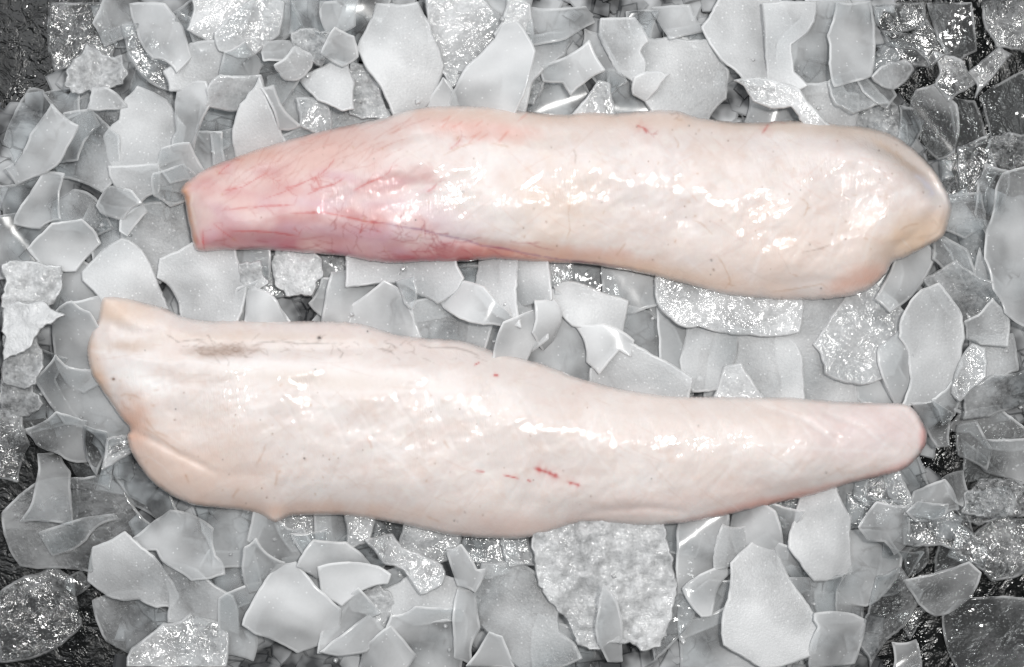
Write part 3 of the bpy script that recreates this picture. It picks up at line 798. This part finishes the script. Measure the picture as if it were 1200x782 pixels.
def build_fillet(name, outline, thick, base_z, relief, paint, base_rgb, grid=1.6):
    ring = smooth_loop(outline, 2.2)
    ring = ring + 0.5 * np.stack([vnoise(ring[:, 0] / 9, ring[:, 1] / 9), vnoise(ring[:, 1] / 9 + 50, ring[:, 0] / 9)], 1)
    n = len(ring)
    x0, y0 = ring.min(0); x1, y1 = ring.max(0)
    QX, QY = np.meshgrid(np.arange(x0, x1, grid), np.arange(y0, y1, grid))
    QX[::2] += grid * .5
    QX, QY = QX.ravel(), QY.ravel(); ok = inside(QX, QY, ring); QX, QY = QX[ok], QY[ok]
    coarse = ring[::2]
    def rim_dist(X, Y):
        out = np.empty(len(X))
        for i in range(0, len(X), 4000):
            out[i:i + 4000] = np.sqrt(((X[i:i + 4000, None] - ring[None, :, 0]) ** 2 + (Y[i:i + 4000, None] - ring[None, :, 1]) ** 2).min(1))
        return out
    d = rim_dist(QX, QY)
    keep = d > grid * .6; QX, QY, d = QX[keep], QY[keep], d[keep]
    pts2 = [Vector((float(a), float(b_))) for a, b_ in ring] + [Vector((float(a), float(b_))) for a, b_ in zip(QX, QY)]
    r = delaunay_2d_cdt(pts2, [(i, (i + 1) % n) for i in range(n)], [], 1, 1e-5)
    cv = np.array([tuple(v) for v in r[0]]); tris = np.array([tuple(f) for f in r[2]])
    X, Y = cv[:, 0], cv[:, 1]; nb = len(cv)
    d = np.zeros(nb)
    src0 = np.array([min(s) for s in r[3]])
    isring = src0 < n
    d[~isring] = rim_dist(X[~isring], Y[~isring])
    # half width of the body column by column
    bins = np.arange(int(x0) - 2, int(x1) + 4)
    cm = np.zeros(len(bins)); np.maximum.at(cm, np.clip(np.round(X - bins[0]).astype(int), 0, len(bins) - 1), d)
    ker = np.hanning(61); ker /= ker.sum()
    cms = np.convolve(np.pad(cm, 30, mode='edge'), ker, 'valid')
    D = np.maximum(np.interp(X, bins, cms), 26.0)
    t = np.clip(d / D, 0, 1)
    prof = (1 - (1 - t) ** 2.9) ** 0.52
    hgt = thick * (np.clip(D / D.max(), 0, 1) ** 0.55)
    zt = 0.60 * hgt * prof
    ea = np.concatenate([tris[:, 0], tris[:, 1], tris[:, 2]]); eb = np.concatenate([tris[:, 1], tris[:, 2], tris[:, 0]])
    deg = np.bincount(ea, minlength=nb) + np.bincount(eb, minlength=nb)
    wgt = np.clip((d - 5) / 16, 0, 1) * .9
    for _ in range(170):     # no crease where the rounded end meets the sides
        av = (np.bincount(ea, zt[eb], nb) + np.bincount(eb, zt[ea], nb)) / np.maximum(deg, 1)
        zt = zt + wgt * (av - zt)
    for line, width, amp in relief:
        q, fr = seg_dist(X, Y, line)
        zt = zt + amp * np.exp(-(q / width) ** 2) * np.minimum(1, t * 3) * np.minimum(1, 6 * np.minimum(fr + .08, 1.08 - fr))
    zt = zt + np.minimum(1, t * 2.5) * (0.0021 * fbm(X / 62, Y / 62, 2) + 0.00055 * fbm(X / 26 + Y / 60, Y / 20, 2) + 0.00018 * fbm(X / 9 + Y / 22, Y / 9, 2))
    zr = base_z + 0.40 * thick
    z_top = zr + zt
    z_bot = zr - 0.40 * hgt * (1 - (1 - t) ** 2.6) ** 0.5
    # colour of the flesh itself
    C = np.tile(base_rgb, (nb, 1))
    for sc_, rgb, lo, hi, amt in ((70, lin(228, 212, 204), .0, .5, .5), (45, lin(236, 230, 228), .05, .5, .6), (22, lin(222, 204, 198), .1, .6, .45), (9, lin(232, 225, 219), .1, .7, .6), (14, lin(218, 198, 188), .2, .6, .4)):
        m_ = np.clip((fbm(X / sc_ + sc_ * 1.7, Y / sc_ * 1.4 + sc_, 4) - lo) / (hi - lo), 0, 1)[:, None] * amt
        C = C * (1 - m_) + rgb * m_
    for kind, geo, width, rgb, amt in paint:
        if kind == 'line':
            g = np.asarray(geo, float)
            sel = (X > g[:, 0].min() - width * 3) & (X < g[:, 0].max() + width * 3) & (Y > g[:, 1].min() - width * 3) & (Y < g[:, 1].max() + width * 3)
            if not sel.any(): continue
            q, fr = seg_dist(X[sel], Y[sel], geo)
            q = q + 0.5 * width * vnoise(X[sel] / 4, Y[sel] / 4)
            a = amt * np.exp(-(np.maximum(q, 0) / width) ** 2) * np.minimum(1, 5 * np.minimum(fr + .06, 1.06 - fr))
            C[sel] = C[sel] * (1 - a[:, None]) + rgb * a[:, None]
        else:   # soft patch: ellipse (cx, cy, rx, ry, rotation)
            cx, cy_, rx, ry, rot = geo
            ca, sa = math.cos(rot), math.sin(rot)
            u = ((X - cx) * ca + (Y - cy_) * sa) / rx; v = (-(X - cx) * sa + (Y - cy_) * ca) / ry
            e = np.sqrt(u * u + v * v) + width * fbm(X / 26, Y / 26, 4)
            a = np.clip((1.5 - e) / 1.4, 0, 1); a = amt * a * a * (3 - 2 * a)
            a = np.clip(a, 0, 1)
            C = C * (1 - a[:, None]) + rgb * a[:, None]
    ringidx = {int(s): i for i, s in enumerate(src0) if s < n}
    z = np.concatenate([z_top, z_bot[~isring]])
    bot = np.arange(nb); bot[~isring] = nb + np.arange((~isring).sum())
    AX = np.concatenate([X, X[~isring]]); AY = np.concatenate([Y, Y[~isring]])
    k = MPP * (CAM_Z - z) / (CAM_Z - ZREF)
    cxm, cym = X.mean(), Y.mean(); ox, oy = P(cxm, cym, base_z)
    verts = np.stack([(AX - CX) * k - ox, (CY - AY) * k - oy, z - base_z], 1)
    a, b_, c = cv[tris[:, 0]], cv[tris[:, 1]], cv[tris[:, 2]]
    cr = (b_[:, 0] - a[:, 0]) * (c[:, 1] - a[:, 1]) - (b_[:, 1] - a[:, 1]) * (c[:, 0] - a[:, 0])
    tris[cr > 0] = tris[cr > 0][:, ::-1]
    faces = np.concatenate([tris, bot[tris][:, ::-1]])
    me = mesh_from(name, verts, faces.tolist())
    C = C * .94
    CC = np.concatenate([C, C[~isring]])
    att = me.color_attributes.new('flesh', 'FLOAT_COLOR', 'POINT')
    att.data.foreach_set('color', np.concatenate([CC, np.ones((len(CC), 1))], 1).astype(np.float32).ravel())
    o = link(name, me, FLESH, (ox, oy, base_z))
    # it lies on the height map too
    m = inside(GX, GY, outline)
    dd = np.clip(rim_dist(GX[m], GY[m]) / 60, 0, 1)
    HM[m] = np.maximum(HM[m], zr + 0.60 * thick * (1 - (1 - dd) ** 2.3) ** .5 * 0.8)
    return o

def dots(n, poly, rgb, amt, w=(0.7, 1.5), box=None):
    out = []; xs = [p[0] for p in poly]; ys = [p[1] for p in poly]
    bx = box or (min(xs), min(ys), max(xs), max(ys))
    while len(out) < n:
        x, y = random.uniform(bx[0], bx[2]), random.uniform(bx[1], bx[3])
        if inside(np.array([x]), np.array([y]), poly)[0]:
            out.append(('line', [(x, y), (x + random.uniform(-2, 2), y + random.uniform(-1.5, 1.5))], random.uniform(*w), rgb, amt * random.uniform(.5, 1)))
    return out
RED, DEEP, PURP = lin(190, 62, 60), lin(150, 62, 70), lin(138, 92, 128)
PINK, ROSE, BLUSH = lin(216, 184, 180), lin(200, 146, 148), lin(226, 196, 190)
PEACH, ORNG, BRN, TAN = lin(230, 198, 174), lin(214, 150, 118), lin(128, 84, 50), lin(188, 146, 108)
MILKY, GREYM, LILAC = lin(238, 232, 230), lin(198, 186, 178), lin(212, 186, 198)

paint = [
 ('patch', (300, 230, 190, 95, -.1), .25, PINK, .85),
 ('patch', (430, 262, 130, 48, .15), .3, LILAC, .6),
 ('patch', (330, 288, 160, 24, .05), .35, lin(184, 116, 128), .95),
 ('patch', (480, 302, 190, 18, .02), .35, lin(176, 98, 108), .95),
 ('patch', (640, 303, 110, 16, .06), .3, lin(208, 132, 118), .8),
 ('patch', (370, 180, 110, 32, -.35), .4, lin(212, 172, 162), .7),
 ('patch', (555, 150, 70, 16, .1), .5, lin(226, 176, 166), .6),
 ('patch', (270, 190, 60, 14, -.36), .3, lin(206, 158, 142), .7),
 ('patch', (760, 318, 160, 16, .16), .3, PEACH, .7),
 ('patch', (650, 240, 60, 60, 0), .6, lin(228, 206, 190), .5),
 ('patch', (950, 300, 150, 70, .1), .5, lin(230, 212, 202), .6),
 ('patch', (1010, 328, 50, 14, -.3), .4, lin(226, 172, 150), .6),
 ('patch', (1075, 278, 50, 26, -.3), .4, lin(222, 192, 164), .8),
 ('patch', (1040, 168, 95, 20, .55), .25, GREYM, .85),
 ('patch', (700, 138, 260, 12, .03), .3, lin(218, 192, 176), .6),
 ('patch', (940, 148, 120, 12, .03), .3, lin(206, 190, 178), .7),
 ('line', [(1020,162),(1050,182),(1078,205),(1098,232)], 4, lin(200, 176, 156), .5),
 ('line', [(1072,204),(1086,216),(1096,230)], 3.5, lin(226, 222, 232), .8),
 ('line', [(217,216),(219,240),(224,266),(230,292)], 5, lin(206, 150, 112), .75),
 ('line', [(226,225),(224,240),(229,262),(236,288)], 2, lin(236, 222, 214), .5),
 ('line', [(214,225),(222,214)], 4, lin(196, 160, 130), .6),
]
for i in range(110):     # blotches under the membrane of the tail
    x = random.uniform(235, 500); y = 250 + random.uniform(-55, 48)
    paint.append(('patch', (x, y, random.uniform(8, 30), random.uniform(4, 12), random.uniform(-.5, .3)), .6, random.choice((lin(226, 200, 198), lin(206, 156, 156), lin(204, 164, 176), lin(222, 190, 184), lin(196, 140, 138))), random.uniform(.25, .6)))
def seams(xs, y0, y1, lean):
    """faint boundaries between the muscle segments, chevrons across the body"""
    out = []
    for x in xs:
        x += random.uniform(-9, 9); a, b_ = y0(x), y1(x)
        out.append([(x + lean * (abs(f - .5) * 2) ** 1.3 * 46 + random.uniform(-3, 3), a + (b_ - a) * f) for f in (.04, .2, .36, .5, .64, .8, .96)])
    return out
_ue = lambda pts: (lambda x: float(np.interp(x, [p[0] for p in pts], [p[1] for p in pts])))
seam_u = seams(range(520, 1040, 44), _ue([(500,128),(800,134),(1050,170)]), _ue([(500,304),(700,310),(1000,345)]), -1)
seam_l = seams(range(360, 1060, 42), _ue([(330,440),(560,440),(700,455),(1050,474)]), _ue([(330,604),(600,628),(800,610),(1050,552)]), -1)
SEAM_U = [(g, 3.0, -.00006) for g in seam_u]; SEAM_L = [(g, 3.0, -.00012) for g in seam_l]
for g in seam_u: paint.append(('line', g, 2.0, MILKY, .14))
veins = [([(335,220),(347,218),(360,212),(372,208)], 1.5, .9), ([(372,208),(385,196),(392,186)], 1.0, .6), ([(365,223),(372,221),(380,219),(392,216),(404,208)], 1.6, .9),
 ([(375,219),(372,212),(369,207)], 1.2, .8), ([(360,228),(374,222)], 1.2, .7), ([(415,223),(430,215),(448,208)], 1.7, .95), ([(448,208),(456,202),(460,192)], .9, .5),
 ([(262,224),(285,219),(300,210),(312,203)], .9, .7), ([(260,247),(290,243),(320,242),(345,240)], 1.3, .6), ([(308,234),(330,226),(345,220)], .9, .5),
 ([(340,250),(380,249),(405,254),(430,260),(455,262)], 1.6, .8), ([(290,246),(310,241),(340,241)], 1.0, .6), ([(272,271),(300,271),(325,273),(350,277)], 1.3, .7),
 ([(238,270),(238,284),(240,294)], 1.1, .7), ([(250,262),(262,272),(280,285)], .9, .5), ([(424,262),(424,268),(421,274)], 1.5, .7), ([(500,225),(508,220),(513,214)], 1.3, .6),
 ([(746,147),(754,150),(759,157)], 1.7, .8), ([(893,157),(898,150),(901,145)], 1.6, .6), ([(255,205),(262,198),(270,192)], 1.2, .6), ([(527,175),(536,168),(540,163)], 1.0, .6)]
for g, w_, a_ in veins:
    paint.append(('line', g, w_ * 5, lin(206, 140, 138), .28 * a_)); paint.append(('line', g, w_ * .75, RED, a_ * .68))
    for k in range(2):
        x, y = random.choice(g)
        for h_ in wander((x, y), random.uniform(-1.3, .9), random.uniform(10, 26), 3.5, .35, None, .12): paint.append(('line', h_, .8, lin(186, 96, 94), .4 * a_))
paint.append(('line', [(440,260),(470,266),(492,269),(520,276),(545,281),(565,288),(590,291),(620,298),(660,305),(700,309),(745,316)], 1.2, PURP, .5))
for i in range(26):     # fine branching vessels low on the pink tail
    for g in wander((random.uniform(385, 520), random.uniform(243, 296)), random.uniform(.2, 1.3), random.uniform(14, 36), 4, .45, None, .22):
        paint.append(('line', g, .8, lin(170, 100, 104), .38))
for i in range(34):     # dark red streaks along the lower edge
    x = random.uniform(250, 620); y = 290 + (x - 250) * .022 + random.uniform(-14, 9)
    paint.append(('line', wander((x, y), random.uniform(.05, .45), random.uniform(16, 46), 5, .10)[0], 1.0, lin(172, 86, 92), .4))
for i in range(46):     # combed membrane strokes on the upper side
    x = random.uniform(255, 460); y = 205 - (x - 255) * .27 + random.uniform(-12, 38)
    paint.append(('line', wander((x, y), -random.uniform(.35, .95), random.uniform(22, 60), 4, .10)[0], .8, lin(190, 126, 114), .26))
for i in range(10):
    x = random.uniform(515, 620)
    paint.append(('line', wander((x, random.uniform(140, 170)), -random.uniform(.4, .9), random.uniform(8, 22), 4, .1)[0], 1.0, lin(214, 140, 126), .35))
for g in ([(782,131),(787,134),(794,132),(796,136),(790,140)], [(793,140),(800,141)], [(790,160),(795,168),(794,174)], [(937,232),(943,235),(947,240),(944,250),(941,254)], [(944,246),(950,243)],
          [(840,300),(848,310),(853,322),(856,330),(850,338)], [(851,332),(862,336)], [(905,342),(925,340),(948,336),(962,333),(970,338)], [(1027,230),(1033,231)], [(998,228),(1004,230)], [(1012,279),(1018,281)],
          [(733,285),(728,292),(722,300)], [(672,175),(675,182),(674,192)], [(668,235),(666,250),(668,270),(664,280)], [(812,258),(822,262),(830,270),(836,276)], [(940,296),(960,292),(975,286)], [(1055,270),(1065,264),(1078,262)],
          [(577,168),(585,170),(592,171),(596,173)], [(520,182),(540,172),(556,167)], [(985,225),(995,235)], [(924,320),(935,324)]):
    paint.append(('line', g, 1.0, BRN if random.random() < .3 else TAN, .34))
paint += dots(70, UPPER, BRN, .65, (.6, 1.2)) + dots(14, UPPER, lin(40, 34, 30), .8, (.8, 1.2)) + dots(40, UPPER, TAN, .5, (1.0, 2.4))
for g in ([(640,250),(700,262),(760,280)], [(880,180),(905,240),(900,300)], [(960,190),(985,250),(970,310)], [(1010,310),(1020,280),(1036,250)], [(920,260),(890,300),(880,335)]):
    paint.append(('line', g, 2.2, MILKY, .3))
relief_u = SEAM_U + [([(960,165),(1010,182),(1055,212),(1096,246)], 16, .0022), ([(1000,158),(1050,178),(1085,205),(1104,232)], 8, -.0016), ([(1046,306),(1050,290),(1075,272)], 5, -.0006), ([(1066,288),(1085,276),(1100,262)], 20, -.0016), ([(1040,160),(1075,188),(1104,228)], 15, -.0018),
            ([(232,285),(300,262),(420,258),(520,276)], 22, .0022), ([(520,278),(600,294),(700,310)], 6, -.0016), ([(640,200),(760,215),(880,235),(960,240)], 30, .0016),
            ([(470,160),(560,152),(660,160)], 12, -.0008), ([(1000,335),(960,330),(900,335)], 6, -.0008), ([(800,150),(880,160),(950,160)], 8, -.0010)]
for i in range(170):
    x = random.uniform(430, 1080); y = random.uniform(135, 345)
    paint.append(('line', wander((x, y), random.choice((.62, .62, -.5)) + random.gauss(0, .15), random.uniform(14, 60), 5, .06)[0], .9, random.choice((MILKY, lin(206, 184, 172), lin(214, 180, 168))), random.uniform(.12, .28)))
z_up = float(np.percentile(HM[up_mask], 60)) - .0035
z_lo = float(np.percentile(HM[lo_mask], 60)) - .0045
fish_u = build_fillet('fish_fillet', UPPER, .040, z_up, relief_u, paint, lin(226, 216, 213))
fish_u['label'] = 'upper raw white fish fillet with reddish veined tail end at left'
fish_u['category'] = 'fish fillet'; fish_u['group'] = 'fish fillets lying on the ice'

paint = [
 ('patch', (200, 550, 130, 55, .3), .4, lin(228, 200, 184), .7),
 ('patch', (150, 505, 26, 40, .2), .4, lin(224, 176, 152), .7),
 ('patch', (112, 440, 14, 50, -.3), .3, lin(216, 180, 154), .8),
 ('patch', (140, 365, 40, 18, .1), .4, lin(224, 200, 182), .8),
 ('patch', (330, 600, 180, 14, .02), .4, lin(222, 186, 166), .6),
 ('patch', (620, 618, 120, 14, .0), .4, lin(222, 196, 186), .6),
 ('patch', (790, 590, 160, 18, -.12), .4, lin(228, 204, 196), .5),
 ('patch', (900, 592, 150, 9, -.24), .3, lin(214, 148, 132), .75),
 ('patch', (1050, 552, 50, 9, -.35), .3, lin(210, 158, 150), .7),
 ('patch', (1084, 515, 7, 26, 0), .3, lin(208, 130, 120), .8),
 ('patch', (1010, 505, 90, 38, 0), .4, lin(226, 204, 206), .55),
 ('patch', (820, 500, 220, 40, .03), .5, lin(232, 220, 214), .5),
 ('patch', (330, 432, 230, 13, .04), .35, MILKY, .8),
 ('patch', (170, 445, 48, 15, .35), .35, lin(244, 240, 238), .95),
 ('patch', (430, 452, 160, 9, .02), .4, MILKY, .6),
 ('patch', (262, 411, 42, 9, -.08), .35, lin(186, 166, 154), .75),
 ('patch', (360, 445, 120, 12, .06), .6, lin(216, 202, 192), .55),
 ('patch', (150, 405, 36, 8, .05), .5, lin(204, 184, 170), .7),
 ('patch', (300, 395, 130, 7, .0), .5, lin(222, 206, 194), .5),
]
for i in range(60):      # ragged brown fibres of the cut along the backbone
    x = random.uniform(225, 300)
    paint.append(('line', wander((x, random.uniform(404, 418)), random.uniform(-.6, .3), random.uniform(6, 18), 3, .3)[0], .9, lin(146, 122, 108), .26))
for i in range(40):
    x = random.uniform(190, 560)
    paint.append(('line', wander((x, 394 + (x - 190) * .04 + random.uniform(-4, 14)), random.uniform(-.4, .7), random.uniform(6, 22), 3, .35)[0], .8, lin(156, 134, 122), .26))
for g in ([(194,392),(202,396),(208,401),(222,399),(240,398)], [(492,404),(505,408),(520,407),(535,408),(550,412),(560,416)], [(452,402),(460,404),(464,409)], [(448,410),(458,412),(462,416)], [(300,402),(330,400),(350,403),(400,402)], [(395,408),(402,414),(398,420)]):
    paint.append(('line', g, 1.0, lin(112, 94, 86), .38))
for g, w_ in (([(626,549),(636,552),(645,555),(655,560)], 2.6), ([(666,565),(673,567),(680,569)], 2.0), ([(558,552),(568,553)], .8), ([(590,557),(600,559),(608,561)], .9), ([(618,563),(622,564)], .8), ([(578,440),(584,440)], 1.0), ([(556,428),(562,425)], .8)):
    paint.append(('line', g, w_ * 3, lin(216, 150, 144), .3)); paint.append(('line', g, w_ * .9, lin(188, 56, 58), .8))
for g in ([(140,465),(146,462),(158,464),(166,468)], [(142,470),(146,478),(152,480)], [(180,458),(186,457)], [(176,475),(182,476)], [(166,500),(180,508),(194,518),(210,530)], [(300,545),(306,536),(312,520)], [(325,552),(324,562),(322,570)], [(216,555),(222,566)], [(188,565),(192,572)],
          [(170,490),(182,506),(196,512)], [(280,572),(272,584)], [(520,516),(526,526)], [(430,510),(436,526)], [(500,605),(515,612)]):
    paint.append(('line', g, 1.4, lin(194, 150, 118), .32))
paint += dots(60, LOWER, BRN, .6, (.6, 1.3), (110, 440, 700, 620)) + dots(16, LOWER, lin(40, 34, 30), .8, (.8, 1.2)) + dots(30, LOWER, TAN, .45, (1.0, 2.2), (110, 440, 520, 620))
paint.append(('line', [(372,396),(376,396)], 1.7, lin(30, 24, 22), .95)); paint.append(('line', [(131,444),(135,445)], 1.6, lin(104, 70, 40), .9))
for g in ([(120,432),(200,452),(300,462),(420,460),(560,458)], [(100,410),(150,420),(220,428)], [(420,500),(470,540),(500,580)], [(700,480),(690,520),(720,560)], [(880,470),(940,490),(985,520)], [(960,480),(1010,500),(1050,530)], [(900,520),(980,528),(1060,530)]):
    paint.append(('line', g, 2.6, MILKY, .4))
for g in seam_l: paint.append(('line', g, 2.0, MILKY, .2))
for i in range(240):
    x = random.uniform(110, 1070); y = random.uniform(360, 620)
    a_ = random.gauss(.05, .12) if y < 455 else random.choice((.6, .6, -.5)) + random.gauss(0, .15)
    paint.append(('line', wander((x, y), a_, random.uniform(14, 60), 5, .06)[0], .9, random.choice((MILKY, lin(206, 184, 172), lin(208, 186, 176))), random.uniform(.12, .28)))
relief_l = SEAM_L + [([(150,503),(175,514),(205,530),(250,552)], 5, -.0011), ([(120,460),(200,468),(330,466),(560,462)], 22, .0008), ([(200,404),(300,408),(450,408),(560,414)], 8, -.0013),
            ([(110,420),(200,425),(330,432),(520,440)], 12, .0010), ([(560,480),(700,520),(860,535),(1000,520)], 40, .0026), ([(130,380),(160,392),(200,394)], 8, -.0015),
            ([(670,612),(700,600),(760,596),(800,600)], 5, -.0012), ([(880,470),(940,490),(985,520)], 5, -.0007), ([(960,480),(1010,500),(1050,530)], 5, -.0007)]
fish_l = build_fillet('fish_fillet', LOWER, .040, z_lo, relief_l, paint, lin(226, 216, 212))
fish_l['label'] = 'lower raw white fish fillet with brownish bone-side patch at its broad left end'
fish_l['category'] = 'fish fillet'; fish_l['group'] = 'fish fillets lying on the ice'

for f in flakes:
    if f[0] >= 4:
        o, info = build_flake(f[2], f[3], f[0], f[4]); BUILT.append((o, f, info))

# tiny crumbs and melt beads strewn over the flakes, too small to count
def build_crumbs():
    verts = []; faces = []; rim = []
    for _ in range(420):
        px, py = random.uniform(-10, 1210), random.uniform(-10, 792)
        j0, i0 = int((py - HY0) / HS), int((px - HX0) / HS)
        if fish_mask[j0 - 2:j0 + 3, i0 - 2:i0 + 3].any(): continue
        z0 = HM[j0, i0]
        nb_ = HM[j0 - 5:j0 + 6, i0 - 5:i0 + 6]
        if z0 > nb_.mean() - .0005 or cover(np.array(px), np.array(py)) < .5: continue      # crumbs gather in the low places
        r = random.uniform(1.2, 3.6)
        k = random.randint(4, 6); base = len(verts); a0 = random.uniform(0, 6.28)
        rad = [r * random.uniform(.6, 1.15) for _ in range(k)]
        for s_, hgt in ((1.0, -.0004), (1.05, r * MPP * .35), (.55, r * MPP * random.uniform(.6, .95))):
            for i in range(k):
                a = a0 + 6.283 * i / k
                X, Y = P(px + rad[i] * s_ * math.cos(a), py + rad[i] * s_ * math.sin(a), z0)
                verts.append((X, Y, z0 + hgt + random.uniform(-.0001, .0002))); rim.append(.3)
        faces.append([base + 2 * k + i for i in range(k)][::-1])
        for L in (0, 1):
            for i in range(k):
                j = (i + 1) % k
                faces.append((base + L * k + j, base + L * k + i, base + (L + 1) * k + i, base + (L + 1) * k + j))
    me = mesh_from('ice_crumbs', verts, faces, smooth=False)
    me.attributes.new('rim', 'FLOAT', 'POINT').data.foreach_set('value', np.array(rim, np.float32))
    o = link('ice_crumbs', me, ICE['X'])
    o.color = (0.42, 0.7, 0, 1)
    o['kind'] = 'stuff'; o['category'] = 'ice'
    o['label'] = 'tiny ice crumbs and melt beads strewn over the flakes'
build_crumbs()

# ---------------------------------------------------------------- which flake is which
MARKS = [(30,40,"the black upper left corner"),(110,75,"the grainy chunk near upper left corner"),(190,45,"the bright slab at upper left"),(60,165,"the slanting blade on the left"),(165,150,"the broad frosted flake at upper left"),
 (225,140,"the tall pale blade above the tail"),(280,105,"the crinkled bright flake above the tail"),(305,140,"the white wedge touching the pink tail"),(270,20,"the crinkled slabs along the top left"),(380,100,"the frosted plate above the pink shoulder"),
 (345,30,"the grey gap in the top row"),(470,65,"the biggest flake in the top row"),(545,45,"the crinkled flake in the top row"),(570,95,"the smooth slab touching upper fillet's hump"),(655,30,"the pale slab at top centre"),
 (670,80,"the tilted pane above upper fillet"),(690,118,"the bright wet streak above upper fillet"),(730,55,"the frosted flake right of top centre"),(800,95,"the wide frosted slab above upper fillet"),(880,50,"the large pale block in top row"),
 (995,50,"the straight edge beside the black corner"),(915,120,"the wet crinkled band above upper fillet"),(1045,88,"the clear lens near upper right corner"),(1095,145,"the grey blade right of upper fillet"),(1110,60,"the glinting puddle at upper right"),
 (1180,40,"the black upper right corner"),(1140,200,"the silver glint right of upper fillet"),(1185,290,"the long slab on the right edge"),(1130,280,"the broad right end of upper fillet"),(1062,325,"the narrow strip below upper fillet's end"),
 (1095,400,"the large oval slab on the right"),(1010,390,"the crinkled fan between the fillets"),(960,430,"the pale slab above lower tail"),(855,362,"the wide wet slab under upper fillet"),(795,400,"the thin wedge between the fillets"),
 (865,448,"the foil-bright patch above lower tail"),(690,360,"the bright plate midway between the fillets"),(640,385,"the whitest chip between the fillets"),(750,440,"the flat flake touching lower fillet's waist"),(620,330,"the upper fillet's dark red edge"),
 (555,355,"the white folded flake between the fillets"),(455,365,"the smooth plate above lower fillet"),(350,322,"the round grainy lump between the fillets"),(440,315,"the underside of the pink tail"),(360,358,"the dark hole between the fillets"),
 (240,335,"the big flake under the cut tail"),(155,325,"the bright flake above lower fillet's corner"),(218,260,"the cut end of the pink tail"),(75,288,"the bright block on the left"),(45,235,"the pale flake on the left edge"),
 (35,340,"the granular white heap on the left"),(95,400,"the left end of lower fillet"),(90,465,"the curved blade left of lower fillet"),(75,510,"the grey shard left of lower fillet"),(138,530,"the silver scrap under lower fillet's corner"),
 (85,610,"the clear lens at lower left"),(155,670,"the wet bright lump at lower left"),(210,640,"the smooth sheet under lower fillet"),(215,755,"the crinkled flake at lower left"),(40,720,"the black lower left corner"),
 (340,710,"the large smooth shell at the bottom"),(415,685,"the beak-shaped flake below lower fillet"),(330,640,"the lower fillet's belly edge"),(395,620,"the small dark hole below lower fillet"),(475,665,"the crinkled patch below lower fillet"),
 (500,705,"the bright speckled slab at the bottom"),(450,755,"the bottom edge left of centre"),(550,740,"the upright strip near bottom centre"),(575,650,"the dark gap at lower fillet's belly"),(605,710,"the speckled sheet beside the slush chunk"),
 (707,680,"the big grainy slush chunk"),(715,730,"the pale tooth on the slush chunk"),(825,640,"the smooth pane right of slush chunk"),(830,695,"the bright tongue right of slush chunk"),(905,710,"the largest bright slab at bottom right"),
 (965,630,"the frosted tall flake under lower tail"),(1015,665,"the pale shell at lower right"),(1035,615,"the grey pane below the tail tip"),(985,750,"the pale slab on bottom edge right"),(1040,720,"the wet ridge at lower right"),
 (1105,690,"the smooth leaf by the lower right corner"),(1100,615,"the wet bright bits at lower right"),(1165,745,"the black lower right corner"),(1170,640,"the dark wet corner right of leaf"),(1097,500,"the rounded tip of the lower tail"),
 (1140,440,"the crinkled flake on the right edge"),(1170,460,"the shiny foil-like flake on the right"),(1180,535,"the grey pane on the right edge"),(1120,540,"the black hole beside the tail tip"),(1035,575,"the glossy bits under the tail tip")]
KINDW = {'S': 'smooth', 'F': 'frosted', 'C': 'clear', 'X': 'wet crinkled', 'G': 'grainy'}
def describe(o, f, info):
    cx, cy_, w, h, area = info
    kind, milk = f[2], f[3]
    size = 'tiny' if area < 350 else 'small' if area < 850 else '' if area < 2000 else 'large' if area < 4200 else 'very large'
    tone = 'dark' if milk < 30 else 'grey' if milk < 50 else 'pale grey' if milk < 64 else 'pale' if milk < 79 else 'white'
    n = len(f[4]); r = max(w, h) / max(1, min(w, h))
    pts = np.array(f[4]); ev = np.linalg.eigvalsh(np.cov((pts - pts.mean(0)).T)); el = math.sqrt(ev[1] / max(ev[0], 1e-6))
    shape = 'sliver' if el > 2.6 else 'strip' if el > 1.9 else 'wedge' if n == 3 else 'flake'
    if kind == 'G': shape = 'chunk'
    mk = sorted(MARKS, key=lambda m: math.hypot(m[0] - cx, m[1] - cy_))
    opts = []
    for m in mk[:7]:
        dx, dy = cx - m[0], cy_ - m[1]; dist = math.hypot(dx, dy)
        if dist < 15: where = 'at'
        else:
            a = math.degrees(math.atan2(-dy, dx)) % 360
            where = ['right of', 'up and right of', 'above', 'up and left of', 'left of', 'down and left of', 'below', 'down and right of'][int((a + 22.5) // 45) % 8]
        opts.append(' '.join(x for x in (size, tone, KINDW[kind], 'ice', shape, where, m[2]) if x))
    return opts
used = set()
for o, f, info in BUILT:
    opts = describe(o, f, info)
    lab = next((t for t in opts if t not in used and len(t.split()) <= 16), None)
    if lab is None:
        lab = next(t for t in ('half-covered ' + q.split(' ', 1)[1] for q in opts) if t not in used and len(t.split()) <= 16)
    used.add(lab)
    o['label'] = lab; o['category'] = 'ice'
    o['group'] = 'ice flakes around the fish'
